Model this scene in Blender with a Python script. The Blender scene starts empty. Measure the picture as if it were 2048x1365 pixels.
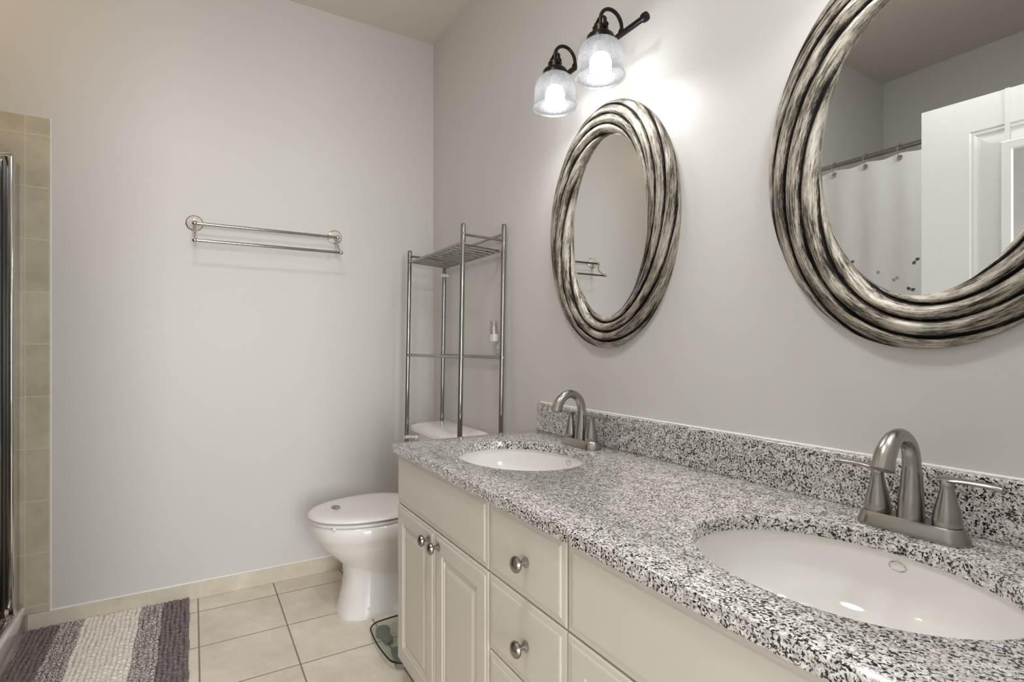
import bpy, bmesh, math, random
from mathutils import Vector, Matrix
PI = math.pi
random.seed(7)
S = bpy.context.scene
COL = S.collection

# ------------------------------------------------------------------ camera, world, large lights, exposure
cam_d = bpy.data.cameras.new('camera')
cam = bpy.data.objects.new('camera', cam_d); COL.objects.link(cam)
cam.location = (2.769, -1.143, 1.127)
cam.rotation_euler = (PI / 2, 0, math.radians(90 - 30.793))
cam_d.sensor_width = 36.0
cam_d.lens = 1069.7 / 2048 * 36
cam_d.shift_y = 0.0045
cam_d.clip_start = 0.02
S.camera = cam

W = bpy.data.worlds.new('world'); S.world = W; W.use_nodes = True
W.node_tree.nodes['Background'].inputs[0].default_value = (1.0, 0.98, 0.95, 1)
W.node_tree.nodes['Background'].inputs[1].default_value = 0.75

def area(name, loc, rot, sx, sy, watts, col):
    d = bpy.data.lights.new(name, 'AREA'); d.shape = 'RECTANGLE'; d.size = sx; d.size_y = sy
    d.energy = watts; d.color = col
    o = bpy.data.objects.new(name, d); COL.objects.link(o); o.location = loc; o.rotation_euler = rot
    return o
# added fill light standing in for daylight beyond the doorway the photograph is taken from
area('doorway_fill', (5.60, -1.10, 1.30), (0, PI / 2, 0), 1.7, 1.3, 122.0, (0.98, 0.99, 1.0))
# lamp in the shower ceiling
sl = bpy.data.lights.new('shower_lamp', 'POINT'); sl.energy = 4.0; sl.color = (1.0, 0.76, 0.45); sl.shadow_soft_size = 0.06
slo = bpy.data.objects.new('shower_lamp', sl); COL.objects.link(slo); slo.location = (0.45, -2.15, 2.66)
BULB = 125.0
CEILK = 54.0

vs = S.view_settings
vs.view_transform = 'Standard'; vs.look = 'None'; vs.gamma = 1.0; vs.use_curve_mapping = False
vs.exposure = 0.0
S.cycles.sample_clamp_indirect = 6.0
S.cycles.max_bounces = 14; S.cycles.diffuse_bounces = 8; S.cycles.glossy_bounces = 8; S.cycles.transparent_max_bounces = 16

# ------------------------------------------------------------------ materials
def lin(r, g, b):
    f = lambda c: (c / 255 / 12.92) if c / 255 <= 0.04045 else ((c / 255 + 0.055) / 1.055) ** 2.4
    return (f(r), f(g), f(b), 1.0)

class M:
    """small node-tree writer"""
    def __init__(s, name):
        s.m = bpy.data.materials.new(name); s.m.use_nodes = True
        s.t = s.m.node_tree; s.n = s.t.nodes; s.b = s.n['Principled BSDF']; s._co = None
    def link(s, a, b): s.t.links.new(a, b)
    def put(s, sock, v):
        if isinstance(v, bpy.types.NodeSocket): s.link(v, sock)
        else: sock.default_value = v
    def co(s, kind='Object'):
        if s._co is None: s._co = s.n.new('ShaderNodeTexCoord')
        return s._co.outputs[kind]
    def math(s, op, a, b=0.0, c=0.0):
        n = s.n.new('ShaderNodeMath'); n.operation = op
        s.put(n.inputs[0], a); s.put(n.inputs[1], b); s.put(n.inputs[2], c)
        return n.outputs[0]
    def xyz(s, v):
        n = s.n.new('ShaderNodeSeparateXYZ'); s.link(v, n.inputs[0]); return n.outputs
    def scale(s, v, sc):
        n = s.n.new('ShaderNodeMapping'); s.link(v, n.inputs[0]); n.inputs['Scale'].default_value = sc; return n.outputs[0]
    def noise(s, v, sc, detail=2.0, rough=0.5, dist=0.0):
        n = s.n.new('ShaderNodeTexNoise'); s.put(n.inputs['Vector'], v)
        n.inputs['Scale'].default_value = sc; n.inputs['Detail'].default_value = detail
        n.inputs['Roughness'].default_value = rough; n.inputs['Distortion'].default_value = dist
        return n.outputs[0]
    def voronoi(s, v, sc, feat='F1', out='Distance'):
        n = s.n.new('ShaderNodeTexVoronoi'); n.feature = feat; s.put(n.inputs['Vector'], v); n.inputs['Scale'].default_value = sc
        return n.outputs[out]
    def ramp(s, v, stops, interp='LINEAR'):
        n = s.n.new('ShaderNodeValToRGB'); n.color_ramp.interpolation = interp
        e = n.color_ramp.elements
        while len(e) < len(stops): e.new(0.5)
        for q, (p, c) in zip(e, stops):
            q.position = p; q.color = c if len(c) == 4 else (*c, 1)
        s.link(v, n.inputs[0]); return n.outputs[0]
    def step(s, v, a, b):
        n = s.n.new('ShaderNodeMapRange'); s.put(n.inputs[0], v)
        n.inputs[1].default_value = a; n.inputs[2].default_value = b; return n.outputs[0]
    def mix(s, f, a, b):
        n = s.n.new('ShaderNodeMix'); n.data_type = 'RGBA'
        s.put(n.inputs[0], f); s.put(n.inputs[6], a); s.put(n.inputs[7], b); return n.outputs[2]
    def facing(s, a, k):
        lw = s.n.new('ShaderNodeLayerWeight'); lw.inputs[0].default_value = 0.5
        return s.math('ADD', s.math('MULTIPLY', s.math('POWER', lw.outputs['Facing'], 4.0), k), a)
    def bump(s, h, strength=0.2, dist=0.002):
        n = s.n.new('ShaderNodeBump'); n.inputs['Strength'].default_value = strength; n.inputs['Distance'].default_value = dist
        s.link(h, n.inputs['Height']); s.link(n.outputs[0], s.b.inputs['Normal'])
    def set(s, col=None, rough=None, metal=None, spec=None, coat=None, coat_rough=None, trans=None, ior=None, alpha=None):
        for k, v in (('Base Color', col), ('Roughness', rough), ('Metallic', metal), ('Specular IOR Level', spec),
                     ('Coat Weight', coat), ('Coat Roughness', coat_rough), ('Transmission Weight', trans), ('IOR', ior), ('Alpha', alpha)):
            if v is not None: s.put(s.b.inputs[k], v)
        return s

def paint(name, col, rough=0.5, b=0.06, spec=0.35):
    m = M(name); m.set(col, rough, spec=spec)
    n = m.noise(m.co(), 260, 3); n2 = m.noise(m.co(), 30, 2)
    m.bump(m.math('ADD', n, m.math('MULTIPLY', n2, 0.6)), b, 0.002)
    return m.m
def plain(name, col, rough=0.4, metal=0.0, spec=0.5, coat=0.0, var=0.04):
    m = M(name)
    n = m.noise(m.co(), 60, 3)
    c2 = tuple(c * (1 - var * 2) for c in col[:3]) + (1,)
    m.set(m.mix(n, col, c2), rough, metal, spec, coat)
    return m.m

WALL = paint('wall_paint', lin(208, 206, 203), 0.42)
CEIL = paint('ceiling_paint', lin(224, 217, 208), 0.7)
WHITE = plain('white_semi_gloss', lin(236, 236, 232), 0.35)
CAULK = plain('white_caulk', lin(240, 239, 235), 0.45)
PORC = plain('porcelain', lin(236, 234, 230), 0.08, coat=0.5, var=0.01)
SEAT = plain('seat_plastic', lin(232, 230, 226), 0.22, var=0.01)
CHROME = plain('chrome', (0.62, 0.61, 0.59, 1), 0.10, 1.0)
RACKCH = plain('rack_chrome', (0.36, 0.35, 0.335, 1), 0.12, 1.0)
BRONZE = plain('dark_bronze', lin(34, 29, 27), 0.32, 0.6)
BLACK = plain('black_rubber', lin(16, 15, 13), 0.5)
KNOBM = plain('antique_nickel', (0.36, 0.33, 0.29, 1), 0.24, 1.0, var=0.15)
MIRROR = plain('mirror_silver', (0.80, 0.81, 0.80, 1), 0.0, 1.0, var=0.0)
CERAM = plain('cream_ceramic', lin(216, 210, 200), 0.15)
GREYPL = plain('grey_plastic', lin(140, 142, 138), 0.4)
VAN = paint('thermofoil', lin(208, 202, 193), 0.38, 0.015, 0.4)
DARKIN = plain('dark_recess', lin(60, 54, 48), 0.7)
CURT = None

def brushed():
    m = M('brushed_nickel')
    v = m.scale(m.co(), (700, 700, 10)); n = m.noise(v, 1, 2)
    m.set(m.ramp(n, [(0.3, (0.36, 0.345, 0.32)), (0.7, (0.40, 0.385, 0.355))]), 0.27, 1.0)
    return m.m
NICKEL = brushed()

def granite():
    m = M('granite')
    v = m.co()
    a = m.noise(v, 250, 3.0, 0.6, 0.3)
    b = m.noise(v, 110, 2.0, 0.5)
    c = m.noise(v, 480, 2.0)
    base = m.mix(m.step(b, 0.38, 0.62), lin(190, 186, 183), lin(236, 233, 230))
    base = m.mix(m.step(c, 0.56, 0.66), base, lin(150, 146, 143))
    base = m.mix(m.step(m.noise(v, 42, 1), 0.70, 0.76), base, lin(200, 191, 178))
    d = m.math('ADD', a, m.math('MULTIPLY', m.math('SUBTRACT', m.noise(v, 60, 1), 0.5), 0.22))
    col = m.mix(m.step(d, 0.488, 0.446), base, lin(112, 108, 105))
    col = m.mix(m.step(d, 0.450, 0.428), col, lin(18, 17, 16))
    m.set(col, 0.14, 0.0, 0.5, 0.35, 0.06)
    return m.m
GRAN = granite()

def tile_mat(name, c1, c2, grout, spec, rough=0.35):
    """spec: list of (axis, origin, pitch, half grout)"""
    m = M(name)
    X = m.xyz(m.co()); mask = None; ids = []
    for ax, o, p, g in spec:
        u = m.math('DIVIDE', m.math('SUBTRACT', X[ax], o), p)
        ids.append(m.math('FLOOR', u))
        fr = m.math('FRACT', u)
        dist = m.math('MULTIPLY', m.math('MINIMUM', fr, m.math('SUBTRACT', 1.0, fr)), p)
        k = m.step(dist, g * 0.7, g)
        mask = k if mask is None else m.math('MINIMUM', mask, k)
    n = m.noise(m.co(), 7, 5, 0.6); n2 = m.noise(m.co(), 45, 3)
    f = m.math('ADD', m.math('MULTIPLY', n, 0.8), m.math('MULTIPLY', n2, 0.2))
    idv = m.math('SINE', m.math('ADD', m.math('MULTIPLY', ids[0], 12.99), m.math('MULTIPLY', ids[-1], 78.2)))
    f = m.math('ADD', f, m.math('MULTIPLY', idv, 0.05))
    col = m.mix(m.step(f, 0.32, 0.68), c1, c2)
    m.set(m.mix(mask, grout, col), m.math('SUBTRACT', 0.8, m.math('MULTIPLY', mask, 0.8 - rough)))
    m.bump(mask, 0.5, 0.002)
    return m.m
T = 0.3076
FLOORT = tile_mat('floor_tile', lin(218, 208, 192), lin(242, 234, 220), lin(150, 137, 118), [(0, 0.147, T, 0.0032), (1, -0.817, T, 0.0032)])
BASET = tile_mat('base_tile', lin(196, 187, 168), lin(222, 214, 199), lin(212, 204, 190), [(1, -0.817, T, 0.002)])
BASEX = tile_mat('base_tile_x', lin(196, 187, 168), lin(222, 214, 199), lin(212, 204, 190), [(0, 0.147, T, 0.002)])
SHT = tile_mat('shower_tile', lin(176, 168, 148), lin(204, 197, 178), lin(214, 207, 190), [(1, -1.705, T * 0.68, 0.0016), (2, 0.105, 0.2057, 0.0016)], 0.22)
SHX = tile_mat('shower_tile_x', lin(176, 168, 148), lin(204, 197, 178), lin(214, 207, 190), [(0, 0.0, T * 0.68, 0.0016), (2, 0.105, 0.2057, 0.0016)], 0.22)

def antique():
    m = M('antique_silver')
    at = m.n.new('ShaderNodeAttribute'); at.attribute_name = 'strand'      # cos/sin of the turn, cos/sin of the strand: seamless all round
    ed = m.n.new('ShaderNodeAttribute'); ed.attribute_name = 'crest'; edge = ed.outputs['Fac']
    C3 = m.xyz(at.outputs['Vector'])
    def n4(A, B, detail, rough):
        v = m.n.new('ShaderNodeCombineXYZ')
        for k, q in enumerate((A, A, B)): m.link(m.math('MULTIPLY', C3[k], q), v.inputs[k])
        n = m.n.new('ShaderNodeTexNoise'); n.noise_dimensions = '4D'; m.link(v.outputs[0], n.inputs['Vector'])
        m.link(m.math('MULTIPLY', at.outputs['Alpha'], B), n.inputs['W'])
        n.inputs['Scale'].default_value = 1.0; n.inputs['Detail'].default_value = detail; n.inputs['Roughness'].default_value = rough
        return n.outputs[0]
    st = n4(6.2, 14.5, 4, 0.65); fine = n4(25.0, 70.0, 4, 0.7); big = n4(3.0, 1.6, 2, 0.5)
    s = m.math('ADD', m.math('MULTIPLY', st, 0.5), m.math('MULTIPLY', fine, 0.5))
    s = m.math('ADD', s, m.math('MULTIPLY', m.math('SUBTRACT', big, 0.5), 0.42))
    groove = m.step(edge, 0.30, 0.02)
    s = m.math('SUBTRACT', s, m.math('MULTIPLY', groove, 0.20))
    col = m.ramp(s, [(0.37, lin(24, 20, 17)), (0.45, lin(92, 86, 76)), (0.515, lin(162, 156, 143)), (0.63, lin(208, 203, 192))])
    m.set(col, m.step(s, 1.35, 0.0), 0.55, 0.5)
    m.bump(s, 0.22, 0.0012)
    return m.m
ANTQ = antique()

def rugmat(name, stops, sc):
    m = M(name); n = m.noise(m.co(), sc, 2, 0.6)
    m.set(m.ramp(n, stops), 0.95, spec=0.1)
    m.bump(m.noise(m.co(), 700, 2), 0.4, 0.002)
    return m.m
RUG_D = rugmat('chenille_dark', [(0.3, lin(112, 103, 105)), (0.7, lin(146, 136, 137))], 120)
RUG_M = rugmat('chenille_mottled', [(0.40, lin(104, 94, 96)), (0.5, lin(170, 163, 160)), (0.60, lin(232, 228, 222))], 260)
RUG_W = rugmat('chenille_white', [(0.3, lin(232, 226, 216)), (0.7, lin(246, 242, 234))], 120)

def shade_mat():
    m = M('prismatic_glass'); t = m.t
    X = m.xyz(m.co())
    ang = m.math('ARCTAN2', X[1], X[0])
    a = m.math('SINE', m.math('MULTIPLY', ang, 90)); b = m.math('SINE', m.math('MULTIPLY', X[2], 2100))
    p = m.math('MAXIMUM', a, b)
    out = m.n['Material Output']
    tr = m.n.new('ShaderNodeBsdfTransparent'); tr.inputs[0].default_value = (0.98, 0.98, 0.98, 1)
    tl = m.n.new('ShaderNodeBsdfTranslucent'); tl.inputs[0].default_value = (0.10, 0.10, 0.10, 1)
    df = m.n.new('ShaderNodeBsdfDiffuse'); df.inputs[0].default_value = (0.03, 0.03, 0.03, 1)
    gl = m.n.new('ShaderNodeBsdfGlossy'); gl.inputs['Roughness'].default_value = 0.3
    m1 = m.n.new('ShaderNodeMixShader'); m1.inputs[0].default_value = 0.75
    m.link(tl.outputs[0], m1.inputs[1]); m.link(df.outputs[0], m1.inputs[2])
    m2 = m.n.new('ShaderNodeMixShader'); m.link(m.math('ADD', m.math('MULTIPLY', m.step(p, -0.2, 1.0), 0.20), 0.70), m2.inputs[0])
    m.link(tr.outputs[0], m2.inputs[1]); m.link(m1.outputs[0], m2.inputs[2])
    m3 = m.n.new('ShaderNodeMixShader'); m.link(m.facing(0.02, 0.3), m3.inputs[0])
    m.link(m2.outputs[0], m3.inputs[1]); m.link(gl.outputs[0], m3.inputs[2])
    m.link(m3.outputs[0], out.inputs[0]); m.n.remove(m.b)
    return m.m
SHADE = shade_mat()

def clear_glass(name, tint, gloss=0.02):
    m = M(name); out = m.n['Material Output']
    tr = m.n.new('ShaderNodeBsdfTransparent'); tr.inputs[0].default_value = tint
    gl = m.n.new('ShaderNodeBsdfGlossy'); gl.inputs['Roughness'].default_value = gloss
    mx = m.n.new('ShaderNodeMixShader'); m.link(m.facing(0.04, 0.4), mx.inputs[0])
    m.link(tr.outputs[0], mx.inputs[1]); m.link(gl.outputs[0], mx.inputs[2])
    m.link(mx.outputs[0], out.inputs[0]); m.n.remove(m.b)
    return m.m
SGLASS = clear_glass('bronze_glass', (0.64, 0.54, 0.36, 1))
SCALEG = clear_glass('scale_glass', (0.86, 0.89, 0.86, 1))
NLGL = clear_glass('night_light_shade', (0.93, 0.93, 0.92, 1), 0.1)

def emit(name, col, k):
    m = M(name); m.set(col, 0.4); m.b.inputs['Emission Color'].default_value = col; m.b.inputs['Emission Strength'].default_value = k
    return m.m
BULBM = emit('bulb_glow', (0.985, 0.99, 1.0, 1), BULB)

# ------------------------------------------------------------------ mesh helpers
def obj(name, bm, mats, parent=None, loc=(0, 0, 0), smooth=True, angle=40):
    me = bpy.data.meshes.new(name)
    bmesh.ops.recalc_face_normals(bm, faces=bm.faces[:])
    if smooth:
        lim = math.radians(angle)
        for f in bm.faces: f.smooth = True
        for e in bm.edges:
            if len(e.link_faces) != 2 or e.calc_face_angle(0) > lim: e.smooth = False
    bm.to_mesh(me); bm.free()
    for m in (mats if isinstance(mats, (list, tuple)) else [mats]): me.materials.append(m)
    o = bpy.data.objects.new(name, me); COL.objects.link(o); o.location = loc
    if parent: o.parent = parent
    return o
def tag(o, label, cat, group=None):
    o['label'] = label; o['category'] = cat
    if group: o['group'] = group
    return o
def thing(name, label, cat, loc=(0, 0, 0), rotz=0.0, group=None):
    o = bpy.data.objects.new(name, None); COL.objects.link(o); o.empty_display_size = 0.05
    o.location = loc; o.rotation_euler = (0, 0, rotz)
    return tag(o, label, cat, group)
def struct(name, bm, mat, smooth=False):
    o = obj(name, bm, mat, smooth=smooth); o['kind'] = 'structure'; return o
def dup(root, loc, label, group=None):
    r = root.copy(); COL.objects.link(r); r.location = loc; r['label'] = label
    for ch in list(root.children):
        c = ch.copy(); COL.objects.link(c); c.parent = r
        for g in list(ch.children):
            d = g.copy(); COL.objects.link(d); d.parent = c
    return r
def new(): return bmesh.new()
def box(bm, x0, x1, y0, y1, z0, z1, bev=0.0, seg=2):
    r = bmesh.ops.create_cube(bm, size=1.0)
    vs_ = r['verts']
    for v in vs_:
        v.co = Vector(((x0 + x1) / 2 + v.co.x * (x1 - x0), (y0 + y1) / 2 + v.co.y * (y1 - y0), (z0 + z1) / 2 + v.co.z * (z1 - z0)))
    if bev:
        es = list({e for v in vs_ for e in v.link_edges})
        bmesh.ops.bevel(bm, geom=es, offset=bev, segments=seg, affect='EDGES', profile=0.5)
    return bm
def rings(bm, loops, cap0=True, cap1=True, closed=False):
    R = [[bm.verts.new(p) for p in lp] for lp in loops]
    n = len(R[0])
    for a, b in zip(R, R[1:] + ([R[0]] if closed else [])):
        for i in range(n):
            bm.faces.new((a[i], a[(i + 1) % n], b[(i + 1) % n], b[i]))
    if not closed:
        if cap0: bm.faces.new(R[0][::-1])
        if cap1: bm.faces.new(R[-1])
    return R
def frame_of(d):
    d = d.normalized(); a = Vector((0, 0, 1)) if abs(d.z) < 0.9 else Vector((1, 0, 0))
    u = d.cross(a).normalized(); return u, d.cross(u).normalized()
def tube(bm, pts, r, seg=16, cap=True, closed=False, flat=1.0):
    pts = [Vector(p) for p in pts]; n = len(pts)
    rad = r if isinstance(r, (list, tuple)) else [r] * n
    tang = []
    for i in range(n):
        a = pts[i - 1] if (i or closed) else pts[0]; b = pts[(i + 1) % n] if (i < n - 1 or closed) else pts[-1]
        tang.append((b - a).normalized())
    u, w = frame_of(tang[0]); loops = []
    for i in range(n):
        if i:
            q = tang[i - 1].rotation_difference(tang[i]); u = q @ u; w = q @ w
        loops.append([pts[i] + (u * math.cos(t) + w * math.sin(t) * flat) * rad[i] for t in [2 * PI * k / seg for k in range(seg)]])
    rings(bm, loops, cap, cap, closed)
    return bm
def lathe(bm, prof, seg=32, mat=None, sx=1.0, sy=1.0, cap0=True, cap1=True):
    """prof: list of (r, z); mat: Matrix"""
    mt = mat or Matrix.Identity(4)
    loops = [[mt @ Vector((max(r, 1e-4) * sx * math.cos(2 * PI * k / seg), max(r, 1e-4) * sy * math.sin(2 * PI * k / seg), z)) for k in range(seg)] for r, z in prof]
    rings(bm, loops, cap0, cap1)
    return bm
def along(p, d):
    """matrix whose z axis runs along d from p"""
    d = Vector(d).normalized(); u, w = frame_of(d)
    m = Matrix((u, w, d)).transposed().to_4x4(); m.translation = Vector(p); return m
def torus(bm, c, nrm, R, r, seg=32, s2=8, sx=1.0, sy=1.0):
    m = along(c, nrm)
    tube(bm, [m @ Vector((R * sx * math.cos(2 * PI * k / seg), R * sy * math.sin(2 * PI * k / seg), 0)) for k in range(seg)], r, s2, closed=True)
def sphere(bm, c, r, seg=16, sz=1.0):
    bmesh.ops.create_uvsphere(bm, u_segments=seg, v_segments=max(6, seg // 2), radius=1.0, matrix=Matrix.Translation(c) @ Matrix.Diagonal((r, r, r * sz, 1)))
def arc(c, r, a0, a1, n, ux, uz):
    c = Vector(c); ux = Vector(ux); uz = Vector(uz)
    return [c + ux * r * math.cos(a0 + (a1 - a0) * i / n) + uz * r * math.sin(a0 + (a1 - a0) * i / n) for i in range(n + 1)]
def smooth_path(pts, n=8):
    P = [Vector(p) for p in pts]; out = []
    for i in range(len(P) - 1):
        p0 = P[max(i - 1, 0)]; p1 = P[i]; p2 = P[i + 1]; p3 = P[min(i + 2, len(P) - 1)]
        for k in range(n):
            t = k / n
            out.append(0.5 * ((2 * p1) + (-p0 + p2) * t + (2 * p0 - 5 * p1 + 4 * p2 - p3) * t * t + (-p0 + 3 * p1 - 3 * p2 + p3) * t ** 3))
    out.append(P[-1]); return out
def interp(vals, n):
    out = []
    for i in range(n):
        t = i / (n - 1) * (len(vals) - 1); k = min(int(t), len(vals) - 2); f = t - k; f = f * f * (3 - 2 * f)
        out.append(vals[k] * (1 - f) + vals[k + 1] * f)
    return out
def rrect(x0, x1, y0, y1, r, z, n=5):
    pts = []
    for cx, cy, a in ((x1 - r, y1 - r, 0), (x0 + r, y1 - r, PI / 2), (x0 + r, y0 + r, PI), (x1 - r, y0 + r, 1.5 * PI)):
        for i in range(n + 1):
            t = a + PI / 2 * i / n; pts.append(Vector((cx + r * math.cos(t), cy + r * math.sin(t), z)))
    return pts

# ------------------------------------------------------------------ room shell
H = 2.795; YF = -2.647; XR = 2.62
struct('floor', box(new(), -0.1, 3.9, YF - 0.1, 0.1, -0.08, 0.0), FLOORT)
struct('ceiling', box(new(), -0.1, 3.9, YF - 0.1, 0.1, H, H + 0.08), CEIL)
struct('wall_left', box(new(), -0.1, 0, YF - 0.1, 0.1, 0, H), WALL)
struct('wall_back', box(new(), 0, 2.74, 0, 0.1, 0, H), WALL)
struct('wall_front', box(new(), 0, 2.74, YF - 0.1, YF, 0, H), WALL)
b = new(); box(b, XR, 2.74, YF, -1.50, 0, H); box(b, XR, 2.74, -0.55, 0, 0, H); box(b, XR, 2.74, -1.50, -0.55, 2.085, H)
struct('wall_right', b, WALL)
struct('wall_partition', box(new(), 0.95, 1.054, YF, -1.69, 0, H), WALL)
# tile baseboards
b = new(); box(b, 0, 0.010, -1.700, 0, 0, 0.0737, 0.002, 1); struct('baseboard_left', b, BASET)
b = new(); box(b, 0.010, 1.07, -0.010, 0, 0, 0.0737, 0.002, 1); struct('baseboard_back', b, BASEX)
b = new(); tube(b, [(0.003, -1.632, 0.075), (0.003, -0.004, 0.075)], 0.004, 8)
struct('trim_1', b, CAULK)
# shower tile on the end wall, with its bullnose edge
b = new(); box(b, 0, 0.009, YF, -1.632, 0.074, 2.027, 0.003, 2); struct('trim_2', b, SHT)
b = new(); tube(b, [(0.002, -1.630, 0.078), (0.002, -1.630, 2.03)], 0.003, 8); struct('trim_3', b, CAULK)
b = new(); box(b, 0.009, 0.941, YF, YF + 0.009, 0.06, 2.027); struct('trim_4', b, SHX)
b = new(); box(b, 0.941, 0.950, YF + 0.009, -1.70, 0.06, 2.027); struct('trim_5', b, SHT)

# ------------------------------------------------------------------ shower
t = thing('shower_tray', 'white moulded shower tray with raised curb below the glass shower door', 'shower tray', (0, 0, 0))
b = new()
box(b, 0.010, 0.940, -1.80, -1.702, 0.0, 0.112, 0.012, 3); obj('curb', b, PORC, t)
b = new(); box(b, 0.010, 0.940, YF + 0.010, -1.80, 0.0, 0.05, 0.005, 1); obj('pan', b, PORC, t)
t = thing('shower_door', 'chrome framed glass shower door standing on the white curb', 'shower door', (0, -1.735, 0.112))
b = new(); box(b, 0.0095, 0.072, -0.010, 0.014, 0.006, 1.715, 0.002, 1); obj('wall_jamb', b, plain('satin_aluminium', (0.55, 0.54, 0.49, 1), 0.22, 1.0), t)
b = new(); box(b, 0.074, 0.112, -0.016, 0.020, 0.006, 1.728, 0.010, 4); obj('hinge_post', b, CHROME, t)
b = new(); box(b, 0.113, 0.152, -0.013, -0.003, 0.040, 1.69, 0.002, 1); obj('gasket', b, BLACK, t)
b = new(); box(b, 0.152, 0.900, -0.011, -0.005, 0.038, 1.69); obj('glass_panel', b, SGLASS, t)
b = new(); box(b, 0.0095, 0.938, -0.030, 0.022, 0.0, 0.012, 0.004, 2); box(b, 0.114, 0.938, -0.020, 0.008, 0.012, 0.040, 0.006, 2)
obj('bottom_rail', b, CHROME, t)
b = new(); tube(b, smooth_path([(0.098, 0.0, 1.73), (0.13, -0.004, 1.722), (0.20, -0.008, 1.700), (0.30, -0.008, 1.695), (0.938, -0.008, 1.695)], 6), 0.012, 12)
obj('top_rail', b, CHROME, t)
b = new(); lathe(b, [(0.0, 0), (0.02, 0), (0.022, 0.012), (0.012, 0.02), (0.016, 0.034), (0.0, 0.04)], 20, along((0.20, 0.008, 0.046), (0, 1, 0.25))); obj('pivot', b, CHROME, t)
b = new(); box(b, 0.90, 0.938, -0.016, 0.014, 0.012, 1.70, 0.006, 2); obj('strike_post', b, CHROME, t)
b = new(); tube(b, [(0.82, -0.006, 0.80), (0.82, 0.035, 0.80), (0.82, 0.035, 1.0), (0.82, -0.006, 1.0)], 0.008, 10); obj('handle', b, CHROME, t)

# ------------------------------------------------------------------ towel rail on the end wall
t = thing('towel_rail', 'double chrome towel rail on the grey end wall', 'towel rail', (0, -0.835, 1.66))
for s in (-1, 1):
    y = s * 0.303
    b = new(); lathe(b, [(0.0, 0.0), (0.035, 0.0), (0.0345, 0.004), (0.031, 0.006)], 36, along((0, y, 0.012), (1, 0, 0))); rz = obj('rosette', b, CHROME, t)
    b = new(); lathe(b, [(0.0, 0.004), (0.0305, 0.0045), (0.0305, 0.007), (0.024, 0.010), (0.012, 0.012), (0.0, 0.012)], 36, along((0, y, 0.012), (1, 0, 0)))
    obj('ceramic_disc', b, CERAM, rz)
    b = new()
    tube(b, [(0.01, y, 0.012), (0.062, y, 0.0)], 0.0075, 14)
    sphere(b, (0.066, y, 0.0), 0.0115, 16)
    tube(b, smooth_path([(0.066, y, -0.004), (0.068, y, -0.038), (0.080, y, -0.055), (0.128, y, -0.082)], 6), 0.0052, 12)
    sphere(b, (0.133, y, -0.085), 0.0105, 16)
    obj('bracket', b, CHROME, t)
for x, z in ((0.066, 0.0), (0.133, -0.085)):
    b = new(); tube(b, [(x, -0.303, z), (x, 0.303, z)], 0.0062, 14); obj('rail', b, RACKCH, t)

# ------------------------------------------------------------------ rack over the toilet
t = thing('toilet_rack', 'tall chrome wire rack standing over the toilet tank', 'rack', (0.51, -0.036, 0.0))
t.rotation_euler = (math.radians(-1.05), 0, 0)
RX = 0.309
HT = {(-1, 0): 1.605, (1, 0): 1.638, (-1, 1): 1.600, (1, 1): 1.615}
for sx in (-1, 1):
    for k, y in ((0, -0.014), (1, -0.203)):
        b = new(); tube(b, [(sx * RX, y, 0.0), (sx * RX, y, HT[(sx, k)] - 0.006)], 0.0105, 18); lathe(b, [(0.0105, HT[(sx, k)] - 0.006), (0.008, HT[(sx, k)]), (0.0, HT[(sx, k)] + 0.001)], 18, Matrix.Translation((sx * RX, y, 0)))
        p = obj('post', b, RACKCH, t)
        for z in (1.076, 1.535, 1.575):
            b = new(); sphere(b, (sx * (RX + 0.010), y, z), 0.0042, 10); obj('screw', b, CHROME, p)
for y, z in ((-0.203, 1.540), (-0.014, 1.530), (-0.203, 1.077), (-0.014, 1.077), (-0.203, 0.20), (-0.014, 0.20)):
    if z == 0.20 and y < -0.1: continue
    b = new(); tube(b, [(-RX, y, z), (RX, y, z)], 0.0062 if z > 1.2 else 0.0068, 12); obj('shelf_rail', b, RACKCH, t)
b = new(); tube(b, [(-RX, -0.014, 1.597), (RX, -0.014, 1.597)], 0.0058, 12); obj('guard_rail', b, RACKCH, t)
for sx in (-1, 1):
    b = new(); tube(b, [(sx * RX, -0.203, 1.572), (sx * RX, -0.014, 1.570)], 0.0056, 12); obj('guard_rail', b, RACKCH, t)
for i in range(13):
    x = -RX + 0.028 + i * (2 * RX - 0.056) / 12
    b = new(); tube(b, [(x, -0.203, 1.538), (x, -0.014, 1.528)], 0.0040, 8); obj('slat', b, RACKCH, t)
b = new(); box(b, -RX - 0.013, -RX + 0.013, -0.027, -0.001, 1.482, 1.498, 0.002, 1); box(b, -RX - 0.005, -RX + 0.005, -0.003, 0.009, 1.484, 1.496); obj('wall_clip', b, WHITE, t)

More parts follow.
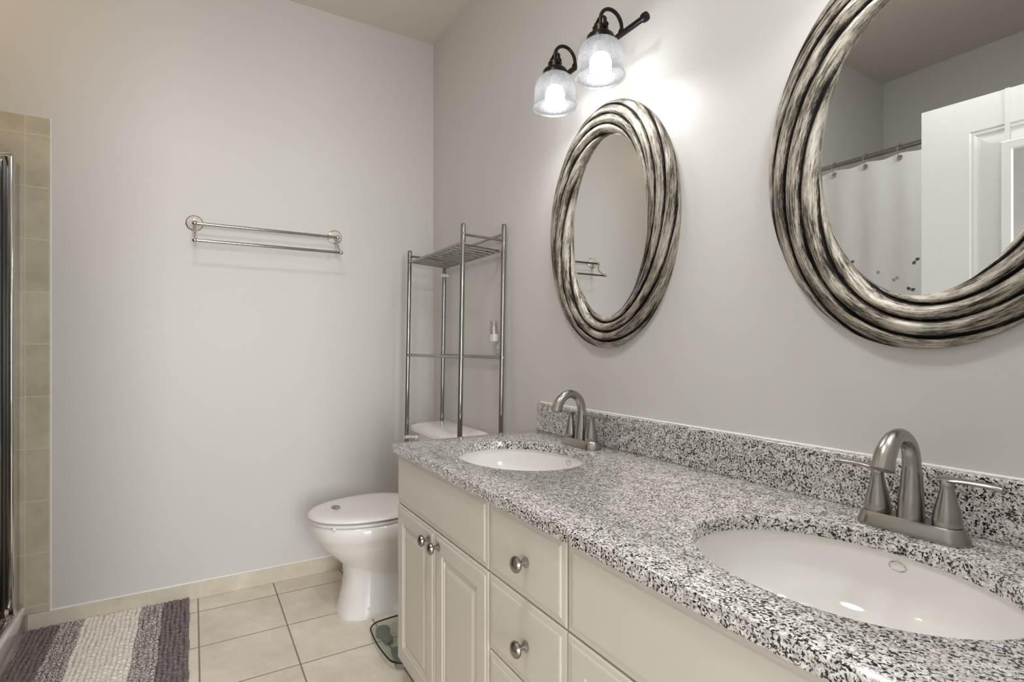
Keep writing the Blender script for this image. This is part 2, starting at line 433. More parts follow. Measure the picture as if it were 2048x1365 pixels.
# ------------------------------------------------------------------ toilet
TX = 0.465
t = thing('toilet', 'white two-piece toilet with closed lid between end wall and vanity', 'toilet', (TX, 0, 0))
def egg(z, yf, yb, a, n=40, p=2.25, yc=None):
    yc = yc if yc is not None else yb - min(a * 1.05, (yb - yf) * 0.45)
    out = []
    for k in range(n):
        th = 2 * PI * k / n; c, s = math.cos(th), math.sin(th)
        e = 2 / p
        x = a * abs(c) ** e * (1 if c >= 0 else -1)
        L = (yc - yf) if s < 0 else (yb - yc)
        out.append(Vector((x, yc + L * abs(s) ** e * (1 if s >= 0 else -1), z)))
    return out
b = new()
rings(b, [egg(z, yf, yb, a, p=pp, yc=-0.44) for z, yf, yb, a, pp in (
    (0.165, -0.585, -0.24, 0.100, 2.2), (0.205, -0.600, -0.22, 0.116, 2.2), (0.235, -0.628, -0.21, 0.137, 2.2), (0.27, -0.664, -0.20, 0.160, 2.2),
    (0.305, -0.695, -0.19, 0.176, 2.2), (0.335, -0.713, -0.19, 0.184, 2.2), (0.342, -0.720, -0.185, 0.189, 2.2), (0.375, -0.728, -0.185, 0.191, 2.2), (0.392, -0.726, -0.185, 0.189, 2.2), (0.398, -0.718, -0.19, 0.180, 2.2))])
rings(b, [egg(z, yf, yb, a, p=2.6) for z, yf, yb, a in (
    (0.0, -0.625, -0.33, 0.118), (0.012, -0.625, -0.33, 0.118), (0.03, -0.618, -0.335, 0.112), (0.10, -0.603, -0.345, 0.106), (0.16, -0.594, -0.34, 0.103), (0.22, -0.60, -0.32, 0.110))])
rings(b, [egg(z, yf, yb, a, p=3.2) for z, yf, yb, a in (
    (0.0, -0.54, -0.10, 0.125), (0.022, -0.54, -0.10, 0.122), (0.045, -0.53, -0.11, 0.100), (0.065, -0.52, -0.12, 0.066), (0.20, -0.52, -0.13, 0.060), (0.30, -0.50, -0.12, 0.10), (0.385, -0.40, -0.03, 0.16), (0.398, -0.38, -0.03, 0.16))])
obj('bowl', b, PORC, t, angle=55)
for s in (-1, 1):
    b = new(); lathe(b, [(0.013, 0.0), (0.013, 0.010), (0.008, 0.018), (0.0, 0.020)], 16, Matrix.Translation((s * 0.098, -0.30, 0.020)))
    obj('bolt_cap', b, SEAT, t)
def eggring(z, s): return egg(z, -0.738 + s, -0.28 - s * 0.3, 0.192 - s, p=2.15, yc=-0.47)
b = new(); rings(b, [eggring(z, s) for z, s in ((0.400, 0.014), (0.402, 0.008), (0.406, 0.006), (0.412, 0.008), (0.414, 0.016))])
for s in (-1, 1): sphere(b, (s * 0.13, -0.665, 0.4), 0.008, 12, 0.9)
obj('seat', b, SEAT, t, angle=60)
b = new(); rings(b, [eggring(z, s) for z, s in ((0.4195, 0.012), (0.421, 0.002), (0.425, -0.002), (0.432, 0.002), (0.437, 0.012), (0.440, 0.04), (0.4415, 0.09))])
obj('lid', b, SEAT, t, angle=60)
for s in (-1, 1):
    b = new(); box(b, s * 0.075 - 0.02, s * 0.075 + 0.02, -0.285, -0.245, 0.398, 0.428, 0.008, 3)
    obj('lid_hinge', b, SEAT, t)
b = new(); rings(b, [rrect(-w, w, y0, -0.022, 0.035, z) for z, w, y0 in ((0.400, 0.215, -0.185), (0.42, 0.222, -0.192), (0.60, 0.236, -0.202), (0.706, 0.240, -0.205))])
obj('tank', b, PORC, t)
b = new(); rings(b, [rrect(-w, w, y0, y1, r, z) for z, w, y0, y1, r in ((0.704, 0.250, -0.214, -0.014, 0.03), (0.708, 0.255, -0.219, -0.010, 0.034), (0.726, 0.255, -0.219, -0.010, 0.034), (0.733, 0.251, -0.215, -0.013, 0.034), (0.744, 0.225, -0.186, -0.028, 0.03), (0.748, 0.195, -0.158, -0.045, 0.03))])
obj('tank_lid', b, PORC, t, angle=50)
b = new(); lathe(b, [(0.011, 0), (0.013, 0.004), (0.010, 0.012), (0.0, 0.013)], 16, along((-0.165, -0.205, 0.682), (0, -1, 0)))
tube(b, smooth_path([(-0.165, -0.214, 0.682), (-0.190, -0.226, 0.680), (-0.225, -0.236, 0.676), (-0.245, -0.238, 0.672)], 5), [0.007] * 8 + [0.009] * 7 + [0.006], 12, flat=1.0)
obj('flush_lever', b, SEAT, t)

b = new(); box(b, -0.016, 0.016, -0.011, 0.011, 0.0, 0.013, 0.002, 1); box(b, -0.010, 0.010, -0.007, 0.007, 0.013, 0.0145)
o = obj('plastic_tag', b, GREYPL, loc=(0.459, -0.628, 0.4395)); o.rotation_euler = (0, 0, 0.5)
tag(o, 'small grey plastic tag lying on the closed toilet lid', 'tag')

# ------------------------------------------------------------------ bathroom scale
t = thing('bathroom_scale', 'glass bathroom scale on the floor between toilet and vanity', 'scale', (0.838, -0.410, 0.0))
b = new(); lo = []
def bowed(w, h, z):
    pts = []
    for sx, sy, a0 in ((1, 1, 0), (-1, 1, PI / 2), (-1, -1, PI), (1, -1, 1.5 * PI)):
        for i in range(7):
            tt = a0 + PI / 2 * i / 6; r = 0.04
            pts.append(Vector((sx * (w - r) + r * math.cos(tt), sy * (h - r) + r * math.sin(tt), z)))
    out = []
    for i, p in enumerate(pts):
        q = pts[(i + 1) % len(pts)]
        n = 10 if i % 7 == 6 else 1
        for k in range(n): out.append(p.lerp(q, k / n))
    for p in out: p.y *= 1 + 0.10 * (1 - (p.x / w) ** 2); p.x *= 1 + 0.10 * (1 - (p.y / (h * 1.1)) ** 2)
    return out
rings(b, [bowed(0.150, 0.138, 0.030), bowed(0.152, 0.140, 0.033), bowed(0.150, 0.138, 0.036)]); obj('glass_platform', b, SCALEG, t)
b = new(); tube(b, [p for p in bowed(0.1525, 0.1405, 0.033)], 0.0030, 6, closed=True); obj('dark_edge', b, BLACK, t)
for sx in (-1, 1):
    for sy in (-1, 1):
        b = new(); lathe(b, [(0.022, 0.0), (0.027, 0.003), (0.027, 0.024), (0.022, 0.0295), (0.0, 0.0295)], 24, Matrix.Translation((sx * 0.112, sy * 0.100, 0)))
        box(b, min(sx * 0.112, sx * 0.03), max(sx * 0.112, sx * 0.03), sy * 0.10 - 0.016, sy * 0.10 + 0.016, 0.008, 0.026, 0.004, 2)
        obj('foot', b, GREYPL, t)
b = new(); box(b, -0.05, 0.05, 0.03, 0.08, 0.010, 0.0295, 0.003, 1); obj('display_housing', b, GREYPL, t)

# ------------------------------------------------------------------ bath rug (one mesh: rows of chenille loops on a backing)
def rug():
    import numpy as np
    rng = random.Random(3)
    Y0, Y1, X0, X1 = -1.695, -1.158, 0.012, 0.86
    bands = [(-1.604, 0), (-1.528, 1), (-1.328, 2), (-1.258, 1), (9, 0)]
    tmpl = []; faces = []
    NS, NV = 8, 5
    for j in range(NV + 1):
        ph = PI * j / NV
        for i in range(NS):
            th = 2 * PI * i / NS
            tmpl.append((math.cos(ph), math.sin(ph) * math.cos(th), math.sin(ph) * math.sin(th)))
    for j in range(NV):
        for i in range(NS):
            faces.append((j * NS + i, j * NS + (i + 1) % NS, (j + 1) * NS + (i + 1) % NS, (j + 1) * NS + i))
    V = []; F = []; MI = []
    nrow = 34; py = (Y1 - Y0) / nrow; px = 0.0126
    for r in range(nrow):
        y = Y0 + (r + 0.5) * py
        m = next(mi for lim, mi in bands if y < lim)
        n = int((X1 - X0) / px); ph = rng.random() * px
        wob = rng.random() * 6
        for k in range(n):
            x = X0 + 0.006 + ph * 0.5 + k * px
            base = len(V); sz = 0.9 + 0.25 * rng.random()
            yy = y + 0.0022 * math.sin(k * 0.35 + wob) + rng.uniform(-0.001, 0.001); zz = 0.0095 + rng.uniform(-0.0015, 0.0022)
            tl = rng.uniform(-0.35, 0.35)
            for a, bq, c in tmpl:
                V.append((x + a * 0.0060 * sz + bq * 0.002 * tl, yy + bq * 0.0088 * sz, zz + c * 0.0090 * sz))
            F += [tuple(base + q for q in f) for f in faces]; MI += [m] * len(faces)
    base = len(V)
    ya = Y0
    for lim, mi in bands:
        yz = min(lim, Y1); base = len(V)
        for x, y, z in ((X0, ya, 0.001), (X1, ya, 0.001), (X1, yz, 0.001), (X0, yz, 0.001), (X0, ya, 0.010), (X1, ya, 0.010), (X1, yz, 0.010), (X0, yz, 0.010)): V.append((x, y, z))
        for f in ((3, 2, 1, 0), (4, 5, 6, 7), (0, 1, 5, 4), (1, 2, 6, 5), (2, 3, 7, 6), (3, 0, 4, 7)): F.append(tuple(base + q for q in f)); MI.append(mi)
        ya = yz
    me = bpy.data.meshes.new('bath_rug'); me.from_pydata(V, [], F)
    for m in (RUG_D, RUG_M, RUG_W): me.materials.append(m)
    me.polygons.foreach_set('material_index', MI); me.polygons.foreach_set('use_smooth', [True] * len(F)); me.update()
    o = bpy.data.objects.new('bath_rug', me); COL.objects.link(o)
    tag(o, 'chenille bath rug striped dark grey, mottled and white on the tile floor', 'rug')
rug()

# ------------------------------------------------------------------ vanity
VX0, VX1, VY = 1.076, 2.605, -0.572
def panel(bm, x0, x1, z0, z1, y, prof):
    """front panel seen from -y; prof: list of (inset, height towards -y)"""
    loops = []
    for ins, h in prof:
        loops.append([Vector((x0 + ins, y - h, z0 + ins)), Vector((x1 - ins, y - h, z0 + ins)), Vector((x1 - ins, y - h, z1 - ins)), Vector((x0 + ins, y - h, z1 - ins))])
    rings(bm, loops)
EDGE = [(0, 0), (0, 0.0135), (0.0025, 0.0165), (0.011, 0.0165), (0.0135, 0.0185), (0.017, 0.019)]
EDGEF = [(0, 0), (0, 0.013), (0.003, 0.0155), (0.014, 0.0165), (0.017, 0.0185), (0.021, 0.019)]
DOOR = EDGE + [(0.052, 0.019), (0.054, 0.0165), (0.058, 0.015), (0.062, 0.0165), (0.0635, 0.0135), (0.068, 0.0125), (0.080, 0.0165), (0.083, 0.0175)]
t = thing('vanity_cabinet', 'cream double vanity cabinet with raised panel doors under the granite counter', 'cabinet', (0, 0, 0))
b = new()
yb = VY + 0.019
box(b, VX0, VX1, yb, -0.002, 0.105, 0.125); box(b, VX0, VX0 + 0.018, yb, -0.002, 0.125, 0.7815); box(b, VX1 - 0.018, VX1, yb, -0.002, 0.125, 0.7815)
box(b, VX0 + 0.018, VX1 - 0.018, yb, yb + 0.018, 0.125, 0.7815); box(b, VX0 + 0.018, VX1 - 0.018, -0.012, -0.002, 0.125, 0.60)
obj('carcass', b, VAN, t, smooth=False)
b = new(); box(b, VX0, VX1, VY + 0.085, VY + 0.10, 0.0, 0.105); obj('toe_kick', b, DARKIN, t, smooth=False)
def knob(x, z, parent):
    b = new()
    lathe(b, [(0.0105, 0.0), (0.0115, 0.002), (0.009, 0.005), (0.0055, 0.008), (0.0050, 0.014), (0.008, 0.017), (0.0145, 0.020), (0.0168, 0.0245), (0.0155, 0.029), (0.010, 0.0325), (0.0, 0.0338)], 28, along((x, VY, z), (0, -1, 0)))
    obj('knob', b, KNOBM, parent)
g = 0.0018
SEAMS = (VX0, 1.7035, 1.998, VX1); ZR = (0.7795, 0.6155, 0.4435, 0.272, 0.110)
for k, (xa, xb) in enumerate(((SEAMS[0], SEAMS[1]), (SEAMS[2], SEAMS[3]))):
    b = new(); panel(b, xa + g, xb - g, ZR[1] + g, ZR[0], yb, EDGEF); obj('false_drawer_front', b, VAN, t, smooth=False)
    xm = (xa + xb) / 2 if k else 1.389
    for a0, a1, kx in ((xa, xm, xm - 0.034), (xm, xb, xm + 0.034)):
        b = new(); panel(b, a0 + g, a1 - g, ZR[4], ZR[1] - g, yb, DOOR); d = obj('door', b, VAN, t, smooth=False)
        knob(kx, 0.5815, d)
for i in range(4):
    b = new(); panel(b, SEAMS[1] + g, SEAMS[2] - g, ZR[i + 1] + (g if i < 3 else 0), ZR[i] - (g if i else 0), yb, EDGEF); d = obj('drawer', b, VAN, t, smooth=False)
    knob(1.866, (ZR[i] + ZR[i + 1]) / 2 - 0.003, d)

# counter with two oval cut-outs
SINKS = ((1.425, -0.318), (2.335, -0.322)); SA, SB = 0.222, 0.176
CZ, CB = 0.8073, 0.7818
b = new()
def loop_edges(pts):
    v = [b.verts.new(p) for p in pts]; return [b.edges.new((v[i], v[(i + 1) % len(v)])) for i in range(len(v))]
ed = loop_edges([(1.066, -0.584, CZ), (2.617, -0.584, CZ), (2.617, -0.001, CZ), (1.066, -0.001, CZ)])
for cx, cy in SINKS:
    ed += loop_edges([(cx + SA * math.cos(2 * PI * k / 72), cy + SB * math.sin(2 * PI * k / 72), CZ) for k in range(72)])
bmesh.ops.triangle_fill(b, edges=ed, use_beauty=True, use_dissolve=False)
r = bmesh.ops.extrude_face_region(b, geom=b.faces[:])
for v in [q for q in r['geom'] if isinstance(q, bmesh.types.BMVert)]: v.co.z = CB
bmesh.ops.recalc_face_normals(b, faces=b.faces[:])
bv = [e for e in b.edges if len(e.link_faces) == 2 and e.calc_face_angle(0) > 0.9 and all(abs(v.co.z - CZ) < 1e-5 for v in e.verts)]
bmesh.ops.bevel(b, geom=bv, offset=0.003, segments=2, affect='EDGES', profile=0.5)
ct = obj('granite_countertop', b, GRAN, smooth=True, angle=30)
tag(ct, 'speckled grey granite countertop with two oval sink cut-outs', 'countertop')
b = new(); box(b, 1.068, 2.617, -0.0205, -0.001, CZ, 0.9095, 0.0015, 1); obj('backsplash', b, GRAN, ct, smooth=False)
b = new(); tube(b, [(1.072, -0.003, 0.911), (2.616, -0.003, 0.911)], 0.0032, 8); obj('caulk_bead', b, CAULK, ct)

def sink(cx, cy, label):
    t = thing('sink_basin', label, 'sink', (cx, cy, CB), 0, 'undermount sinks')
    b = new()
    prof = [(1.0, -0.0008)]
    D = 0.145
    for i in range(1, 15):
        u = i / 14; s = (1 - u ** 2.6) ** 0.5 if u < 1 else 0
        s = max(0.12, (1 - u ** 3.0) ** 0.42 if u < 1 else 0.12)
        prof.append((s, -D * u))
    loops = [[Vector(((SA + 0.030) * math.cos(a), (SB + 0.030) * math.sin(a), z)) for a in [2 * PI * k / 72 for k in range(72)]] for z in (-0.014, -0.0005)]
    loops += [[Vector(((SA + 0.006) * s * math.cos(a), (SB + 0.006) * s * math.sin(a), z)) for a in [2 * PI * k / 72 for k in range(72)]] for s, z in prof]
    rings(b, loops, False, True); obj('basin', b, PORC, t, angle=70)
    # overflow on the back wall
    z = -0.021; u = -z / D; s = (1 - u ** 3.0) ** 0.42
    b = new(); torus(b, (0, (SB + 0.006) * s - 0.0012, z), (0, 1, 0.10), 0.0125, 0.0009, 28, 6, 1.0, 0.62); obj('overflow_ring', b, CHROME, t)
    b = new(); lathe(b, [(0.0, 0.0), (0.021, 0.0), (0.023, 0.002), (0.020, 0.004), (0.012, 0.003), (0.0, 0.005)], 28, Matrix.Translation((0, 0, -D + 0.0005))); obj('drain', b, CHROME, t)
    return t
s1 = sink(*SINKS[0], 'white oval sink at the left end of the counter, nearer the toilet')
dup(s1, (SINKS[1][0], SINKS[1][1], CB), 'white oval sink at the right end of the counter, below the larger looking mirror')

def faucet(cx, cy, label):
    t = thing('faucet', label, 'faucet', (cx, cy, CZ), 0, 'brushed nickel faucets')
    def stad(hw, hd, z, n=14):
        pts = []
        for c, a0 in ((hw - hd, -PI / 2), (-(hw - hd), PI / 2)):
            for i in range(n + 1):
                a = a0 + PI * i / n; pts.append(Vector((c + hd * math.cos(a), hd * math.sin(a), z)))
        return pts
    b = new(); rings(b, [stad(w, d, z) for z, w, d in ((0.0, 0.083, 0.0275), (0.003, 0.0835, 0.028), (0.010, 0.081, 0.026), (0.022, 0.0765, 0.0225), (0.0255, 0.074, 0.020))])
    obj('base_plate', b, NICKEL, t)
    b = new()
    path = [(0, 0.0, 0.024), (0, 0.001, 0.050), (0, 0.003, 0.085), (0, 0.003, 0.118), (0, -0.004, 0.145), (0, -0.022, 0.163), (0, -0.046, 0.1685), (0, -0.069, 0.160), (0, -0.086, 0.142), (0, -0.097, 0.118)]
    pp = smooth_path(path, 6)
    tube(b, pp, interp([0.0205, 0.0195, 0.0165, 0.0140, 0.0132, 0.0128, 0.0128, 0.0140, 0.0158, 0.0172], len(pp)), 24)
    obj('spout', b, NICKEL, t)
    for s in (-1, 1):
        b = new()
        lathe(b, [(0.0185, 0.0245), (0.0205, 0.027), (0.0203, 0.036), (0.0178, 0.052), (0.0132, 0.070), (0.0102, 0.084), (0.0098, 0.092), (0.0116, 0.099), (0.0135, 0.1028), (0.0135, 0.1045), (0.011, 0.1058), (0.0, 0.1062)], 28, Matrix.Translation((s * 0.0515, 0, 0)))
        hb = obj('handle', b, NICKEL, t)
        b = new()
        lp = smooth_path([(s * 0.042, 0, 0.1005), (s * 0.058, 0, 0.1015), (s * 0.080, 0, 0.1025), (s * 0.105, 0, 0.1020), (s * 0.122, 0, 0.1000)], 5)
        n = len(lp); wd = interp([0.0120, 0.0125, 0.0095, 0.0085, 0.0065], n)
        loops = []
        for p, w in zip(lp, wd):
            loops.append([p + Vector((0, w * math.cos(a), 0.0046 * math.sin(a))) for a in [2 * PI * k / 14 for k in range(14)]])
        rings(b, loops); obj('lever', b, NICKEL, hb)
    return t
f1 = faucet(1.425, -0.088, 'brushed nickel faucet at the left sink, in front of the backsplash end')
dup(f1, (2.332, -0.088, CZ), 'brushed nickel faucet at the right sink, below the big mirror at the frame edge')

# ------------------------------------------------------------------ oval mirrors with twisted frames
def oval_mirror(cx, cz, label):
    t = thing('oval_mirror', label, 'mirror', (cx, 0, cz), 0, 'oval mirrors with twisted frames')
    A0, B0, A1, B1 = 0.296, 0.388, 0.186, 0.291
    NT, NW = 320, 110; N, mW = 7, 3.3
    me = bpy.data.meshes.new('frame'); V = []; F = []; UV = []
    def hgt(w, th):
        ph = mW * w + N * th / (2 * PI)
        fr = ph % 1.0; q = 2 * fr - 1
        strand = math.sqrt(max(0.0, 1 - (0.985 * q) ** 2))
        dome = math.sin(PI * min(1, max(0, 0.08 + 0.86 * w))) ** 0.6
        lip = min(1, w / 0.05) * min(1, (1 - w) / 0.03)
        return 0.006 + 0.024 * dome + 0.021 * (strand - 0.45) * (0.3 + 0.7 * lip) * dome, ph
    rows = [(-1, 0)] + [(j / NW, 1) for j in range(NW + 1)] + [(2, 0)]
    for w, k in rows:
        for i in range(NT):
            th = 2 * PI * i / NT
            if k:
                h, ph = hgt(w, th); ww = w
            else:
                ww = 0.0 if w < 0 else 1.0; h, ph = hgt(ww, th); h = 0.001 if w < 0 else 0.006
            # strands lap over the edges a little so that the outline is gently lobed
            a = A0 + (A1 - A0) * ww; c = B0 + (B1 - B0) * ww
            V.append((a * math.cos(th), -h, c * math.sin(th))); UV.append((th, ph + (0 if k else (-0.45 if w < 0 else 0.45))))
    R = len(rows)
    for j in range(R - 1):
        for i in range(NT):
            i2 = (i + 1) % NT
            F.append((j * NT + i, (j + 1) * NT + i, (j + 1) * NT + i2, j * NT + i2))
    me.from_pydata(V, [], F); me.materials.append(ANTQ)
    me.attributes.new('strand', 'FLOAT_COLOR', 'POINT'); me.attributes.new('crest', 'FLOAT', 'POINT'); q4 = []; q1 = []
    for th, ph in UV:
        psi = 2 * PI * ph / N
        q4 += [math.cos(th), math.sin(th), math.cos(psi), math.sin(psi)]; fr = ph % 1.0; q1.append(2 * min(fr, 1 - fr))
    me.attributes['strand'].data.foreach_set('color', q4); me.attributes['crest'].data.foreach_set('value', q1)
    me.polygons.foreach_set('use_smooth', [True] * len(F)); me.update()
    fo = bpy.data.objects.new('frame', me); COL.objects.link(fo); fo.parent = t
    b = new()
    rings(b, [[Vector((a * math.cos(th), -y, c * math.sin(th))) for th in [2 * PI * k / 96 for k in range(96)]] for a, c, y in ((0.189, 0.294, 0.003), (0.189, 0.294, 0.0080))])
    obj('mirror_glass', b, MIRROR, t, angle=2)
    return t
m1 = oval_mirror(1.457, 1.509, 'oval mirror in twisted antique silver frame below the light fixture, showing the towel rail')
dup(m1, (2.318, 0, 1.509), 'right oval mirror in twisted antique silver frame, showing shower curtain and white door')

# ------------------------------------------------------------------ vanity lights
def vanity_light(cx, label):
    t = thing('vanity_light', label, 'light fixture', (cx, 0, 2.036), 0, 'two-lamp vanity lights')
    yb = -0.070; yl = -0.150
    b = new(); lathe(b, [(0.040, 0.0), (0.040, 0.010), (0.035, 0.018), (0.020, 0.020), (0.012, 0.024), (0.012, 0.070)], 36, along((0, -0.001, 0.0), (0, -1, 0))); obj('backplate', b, BRONZE, t)
    b = new(); tube(b, [(-0.200, yb, 0), (0.200, yb, 0)], 0.0085, 16)
    for s in (-1, 1): lathe(b, [(0.0085, -0.004), (0.0125, -0.002), (0.0135, 0.006), (0.0120, 0.012), (0.0, 0.0135)], 20, along((s * 0.200, yb, 0), (s, 0, 0)))
    obj('bar', b, BRONZE, t)
    for x in (-0.111, 0.111):
        b = new()
        pts = [Vector((x, yb, 0.004)), Vector((x, yb, 0.018))] + arc((x, (yb + yl) / 2, 0.018), 0.040, 0, PI, 14, (0, 1, 0), (0, 0, 1)) + [Vector((x, yl, 0.0))]
        tube(b, pts, 0.0055, 12); lathe(b, [(0.010, 0), (0.009, 0.006), (0.0055, 0.010)], 16, Matrix.Translation((x, yb, 0.006)))
        obj('arm', b, BRONZE, t)
        sk = new()
        lathe(sk, [(0.0, 0.002), (0.010, 0.002), (0.019, -0.002), (0.0225, -0.006), (0.0225, -0.024), (0.026, -0.027), (0.036, -0.029), (0.0385, -0.032), (0.0385, -0.047), (0.0, -0.047)], 30, Matrix.Translation((x, yl, 0)))
        for s in (-1, 1):
            box(sk, x + s * 0.019 - 0.003, x + s * 0.019 + 0.003, yl - 0.006, yl + 0.006, -0.016, 0.016, 0.0015, 1)
            tube(sk, [(x + s * 0.019, yl, 0.015), (x + s * 0.006, yl, 0.025)], 0.0035, 8)
        lathe(sk, [(0.0, 0.0), (0.007, 0.0), (0.008, 0.003), (0.007, 0.009), (0.0, 0.010)], 18, along((x + 0.021, yl, -0.010), (1, -0.4, 0)))
        obj('socket', sk, BRONZE, t)
        gs = new()
        outer = [(0.034, -0.045), (0.043, -0.048), (0.053, -0.056), (0.0605, -0.069), (0.0640, -0.085), (0.0655, -0.105), (0.0660, -0.136), (0.0695, -0.141), (0.0705, -0.146), (0.0690, -0.150)]
        inner = [(0.0645, -0.149), (0.0632, -0.136), (0.0625, -0.105), (0.0610, -0.085), (0.0575, -0.070), (0.0505, -0.058), (0.041, -0.050), (0.030, -0.047)]
        lathe(gs, outer, 64, cap0=False, cap1=False)
        so = obj('glass_shade', gs, SHADE, t, loc=(x, yl, 0), angle=50)
        bb = new(); lathe(bb, [(0.0, -0.082), (0.0205, -0.083), (0.0265, -0.092), (0.0305, -0.104), (0.0310, -0.113), (0.0285, -0.125), (0.0205, -0.137), (0.010, -0.1435), (0.0, -0.145)], 28, Matrix.Translation((x, yl, 0)))
        bu = obj('bulb', bb, BULBM, t)
        bb = new(); lathe(bb, [(0.0135, -0.046), (0.0140, -0.062), (0.0185, -0.076), (0.0205, -0.083), (0.0, -0.0835)], 24, Matrix.Translation((x, yl, 0))); obj('bulb_neck', bb, GREYPL, bu)
    return t
l1 = vanity_light(1.482, 'dark bronze two-lamp wall light with ribbed glass shades above the small-looking left mirror')
dup(l1, (2.40, 0, 2.036), 'dark bronze two-lamp wall light above the right mirror, past the top of the photo')

# ------------------------------------------------------------------ fill light added on the ceiling to brighten the room (above and in front of the camera, out of the picture)
CEILM = emit('ceiling_fill_glow', (0.99, 0.995, 1.0, 1), CEILK)
t = thing('ceiling_fill', 'added round white flush fill light on the ceiling, past the top of the photo', 'ceiling light', (2.0, -1.15, H))
b = new(); lathe(b, [(0.185, 0.0), (0.188, -0.018), (0.172, -0.026), (0.0, -0.026)], 40); obj('rim', b, WHITE, t)
b = new(); lathe(b, [(0.160, -0.0265), (0.150, -0.040), (0.115, -0.052), (0.06, -0.059), (0.0, -0.061)], 40); obj('diffuser', b, CEILM, t)

# ------------------------------------------------------------------ outlet and night light on the back wall
t = thing('wall_outlet', 'white outlet cover plate on the wall behind the chrome rack', 'outlet', (0.744, 0, 1.150))
b = new(); box(b, -0.036, 0.036, -0.005, 0, -0.058, 0.058, 0.002, 2); obj('cover_plate', b, paint('outlet_plate', lin(214, 208, 198), 0.4), t)
for z in (-0.026, 0.020):
    b = new(); lathe(b, [(0.0, 0), (0.0165, 0), (0.0165, 0.002), (0.0, 0.0022)], 24, along((0, -0.005, z), (0, -1, 0)), sy=0.85); torus(b, (0, -0.0065, z), (0, -1, 0), 0.0165, 0.0012, 24, 6)
    obj('receptacle', b, CERAM, t)
t = thing('night_light', 'small white plug-in night light with clear shade in the outlet', 'night light', (0.741, -0.0085, 1.172))
t.scale = (0.78, 0.8, 0.92)
b = new(); rings(b, [rrect(-0.024, 0.020, -0.034, -0.001, 0.006, z) for z in (-0.028, -0.026, 0.004, 0.006)]); obj('plug_body', b, WHITE, t)
b = new(); lathe(b, [(0.021, 0.0), (0.0215, 0.03), (0.0205, 0.062), (0.0195, 0.062), (0.0200, 0.03), (0.0195, 0.001)], 24, Matrix.Translation((-0.001, -0.022, 0.004)), cap0=False, cap1=False); obj('clear_shade', b, NLGL, t)
b = new(); lathe(b, [(0.008, 0.0), (0.009, 0.012), (0.008, 0.026), (0.004, 0.038), (0.0, 0.040)], 16, Matrix.Translation((-0.001, -0.020, 0.006))); obj('bulb', b, plain('frosted_bulb', lin(236, 234, 228), 0.5), t)

# ------------------------------------------------------------------ door, its mirror, tub curtain: seen in the right mirror
DOORX, DOORY, DROT = 1.760, -1.400, math.radians(-5.7)
DW = 0.855
b = new()
box(b, 0, DW, -0.035, -0.012, 0.008, 2.066)
st, zt = 0.150, 2.066
def dpan(x0, x1, z0, z1):
    lo = []
    for ins, y in ((0, 0.0), (0.006, -0.003), (0.014, -0.0022), (0.024, -0.0055), (0.032, -0.006), (0.055, -0.003), (0.060, -0.0026)):
        lo.append([Vector((x0 + ins, y, z0 + ins)), Vector((x0 + ins, y, z1 - ins)), Vector((x1 - ins, y, z1 - ins)), Vector((x1 - ins, y, z0 + ins))])
    rings(b, lo, False, True)
for z0, z1 in ((1.06, 1.94), (0.24, 0.90)): dpan(st, DW - st, z0, z1)
box(b, 0, st, -0.013, 0, 0.008, zt); box(b, DW - st, DW, -0.013, 0, 0.008, zt)
for z0, z1 in ((0.008, 0.24), (0.90, 1.06), (1.94, zt)): box(b, st, DW - st, -0.013, 0, z0, z1)
d1 = obj('door_1', b, WHITE, loc=(DOORX, DOORY, 0), smooth=False); d1['kind'] = 'structure'; d1.rotation_euler = (0, 0, DROT)
for z in (0.25, 1.02, 1.80):
    b = new(); tube(b, [(DW + 0.004, -0.030, z - 0.045), (DW + 0.004, -0.030, z + 0.045)], 0.006, 10); obj('hinge', b, CHROME, d1)
t = thing('over_door_mirror', 'white framed mirror hung over the open door, seen inside the right oval mirror', 'mirror', (DOORX, DOORY, 0), DROT)
MX0, MX1, MZ0, MZ1 = 0.242, 0.615, 0.70, 1.872
b = new(); lo = []
for ins, y in ((0, 0.002), (0, 0.014), (0.004, 0.018), (0.030, 0.018), (0.036, 0.012)):
    lo.append([Vector((MX0 + ins, y, MZ0 + ins)), Vector((MX0 + ins, y, MZ1 - ins)), Vector((MX1 - ins, y, MZ1 - ins)), Vector((MX1 - ins, y, MZ0 + ins))])
rings(b, lo, True, False); obj('frame', b, WHITE, t, smooth=False)
b = new(); box(b, MX0 + 0.034, MX1 - 0.034, 0.006, 0.0125, MZ0 + 0.034, MZ1 - 0.034); obj('mirror_glass', b, MIRROR, t, smooth=False)
for x in (MX0 + 0.017, MX1 - 0.017):
    b = new(); box(b, x - 0.007, x + 0.007, 0.001, 0.003, 1.84, zt + 0.0025); box(b, x - 0.007, x + 0.007, -0.037, 0.003, zt + 0.0005, zt + 0.0025); box(b, x - 0.007, x + 0.007, -0.0375, -0.0355, zt - 0.04, zt + 0.0025); obj('hook', b, WHITE, t, smooth=False)

RY, RZ = -1.870, 2.105
t = thing('curtain_rod', 'brushed metal shower curtain rod across the tub alcove', 'curtain rod', (1.054, RY, RZ))
b = new(); tube(b, [(0.0, 0, 0), (0.78, 0, 0)], 0.0115, 16); obj('rod', b, NICKEL, t)
b = new(); tube(b, [(0.56, 0, 0), (1.566, 0, 0)], 0.0140, 16); obj('outer_rod', b, NICKEL, t)
for x, s in ((0.0, 1), (1.566, -1)):
    b = new(); lathe(b, [(0.030, 0.0), (0.030, 0.006), (0.018, 0.016), (0.016, 0.03)], 24, along((x, 0, 0), (s, 0, 0))); obj('flange', b, CHROME, t)
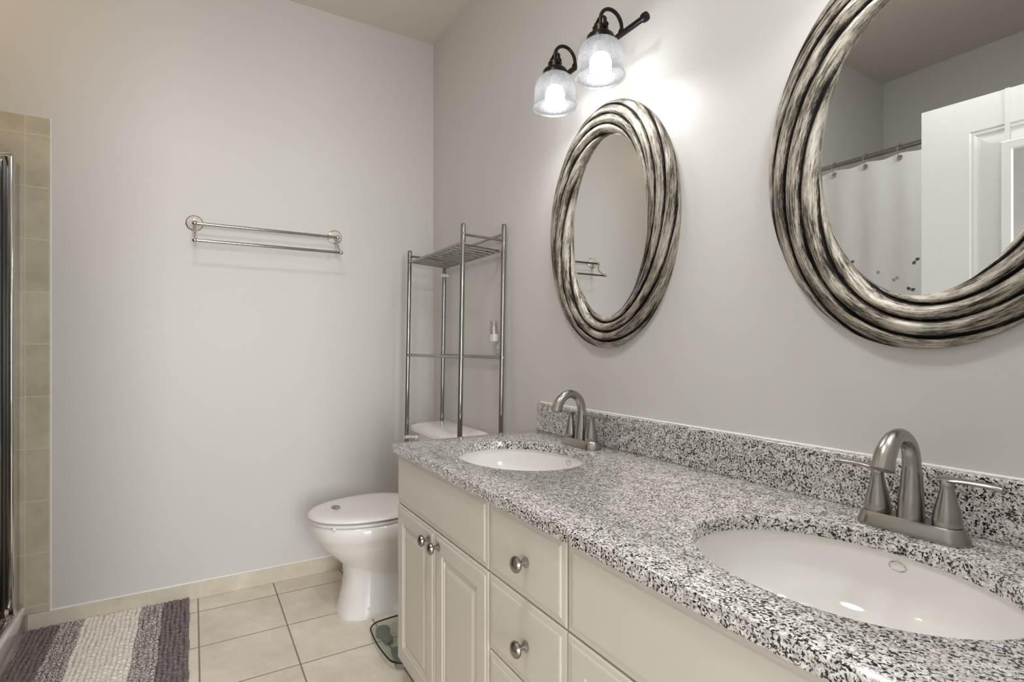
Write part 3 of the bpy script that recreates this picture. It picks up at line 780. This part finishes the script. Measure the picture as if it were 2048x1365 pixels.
# curtain cloth
def curtain_mat():
    m = M('curtain_cloth'); n = m.noise(m.scale(m.co(), (1, 1, 0.15)), 30, 2)
    m.set(m.mix(n, lin(232, 231, 228), lin(222, 221, 218)), 0.8, spec=0.2); return m.m
CURT = curtain_mat(); LEAF = plain('leaf_print', lin(92, 92, 88), 0.8); LEAF2 = plain('leaf_print_pale', lin(168, 167, 164), 0.8)
CX0, CX1 = 1.075, 2.57; NR = 11; PIT = 0.1565; RX0 = 1.172 - 0.0
def cy(x, z):
    k = min(1.0, (2.06 - z) / 1.2)
    return RY + 0.006 + 0.010 * math.sin((x - RX0) / PIT * PI * 2) * (0.35 + 0.65 * k) + 0.006 * k * math.sin(x * 17 + 1.3)
b = new(); nx, nz = 200, 24; grid = []
for j in range(nz + 1):
    row = []
    for i in range(nx + 1):
        x = CX0 + (CX1 - CX0) * i / nx
        sag = 0.010 * (1 - math.cos((x - RX0) / PIT * 2 * PI)) / 2
        z = 0.14 + (2.076 - sag - 0.14) * j / nz
        row.append(b.verts.new((x, cy(x, z), z)))
    grid.append(row)
for j in range(nz):
    for i in range(nx): b.faces.new((grid[j][i], grid[j][i + 1], grid[j + 1][i + 1], grid[j + 1][i]))
rl = random.Random(11)
leaves = [(1.262, 1.571, 0.6, 0), (1.56, 1.543, 0.5, 0), (1.547, 1.528, 1.1, 0), (1.472, 1.463, 0.4, 1), (1.455, 1.455, 2.6, 1), (1.543, 1.398, 0.2, 0), (1.525, 1.405, 2.4, 0), (1.388, 1.50, 1.5, 1), (1.345, 1.40, 0.9, 0)]
for _ in range(130):
    leaves.append((rl.uniform(1.10, 2.54), 1.36 - 1.15 * rl.random() ** 0.8, rl.uniform(0, PI), int(rl.random() < 0.5)))
def leaf(x, z, a, mi):
    n = 8; L, Wd = 0.019, 0.0075; up = []; dn = []
    for i in range(n + 1):
        u = -1 + 2 * i / n; w = Wd * (1 - u * u) ** 0.8 * (1 - 0.3 * u)
        for s, lst in ((1, up), (-1, dn)):
            px = x + (u * L * 0.5 * math.cos(a) - s * w * math.sin(a)); pz = z + (u * L * 0.5 * math.sin(a) + s * w * math.cos(a))
            lst.append(b.verts.new((px, cy(px, pz) + 0.0012, pz)))
    for i in range(n):
        try:
            f = b.faces.new((dn[i], dn[i + 1], up[i + 1], up[i])); f.material_index = 1 + mi
        except ValueError: pass
for q in leaves: leaf(*q)
cu = obj('shower_curtain', b, [CURT, LEAF, LEAF2], smooth=True, angle=80)
tag(cu, 'white shower curtain with scattered grey leaves hanging from the rod', 'curtain')
RXs = [RX0 + (k - 0) * PIT for k in range(0, 9)]
ring0 = None
for x in RXs:
    b = new(); torus(b, (x, cy(x, 2.05) + 0.003, 2.054), (0, 1, 0), 0.0095, 0.0035, 20, 8); obj('grommet', b, CHROME, cu)
    c = (x, RY + 0.0, 2.087)
    if ring0 is None:
        b = new(); torus(b, (0, 0, 0), (1, 0, 0), 0.0345, 0.0022, 30, 8)
        ring0 = obj('curtain_ring', b, CHROME, loc=c)
        tag(ring0, 'thin dark chrome ring hooking the white curtain onto its rod', 'curtain ring', 'rings along the shower curtain rod')
    else:
        r = ring0.copy(); COL.objects.link(r); r.location = c
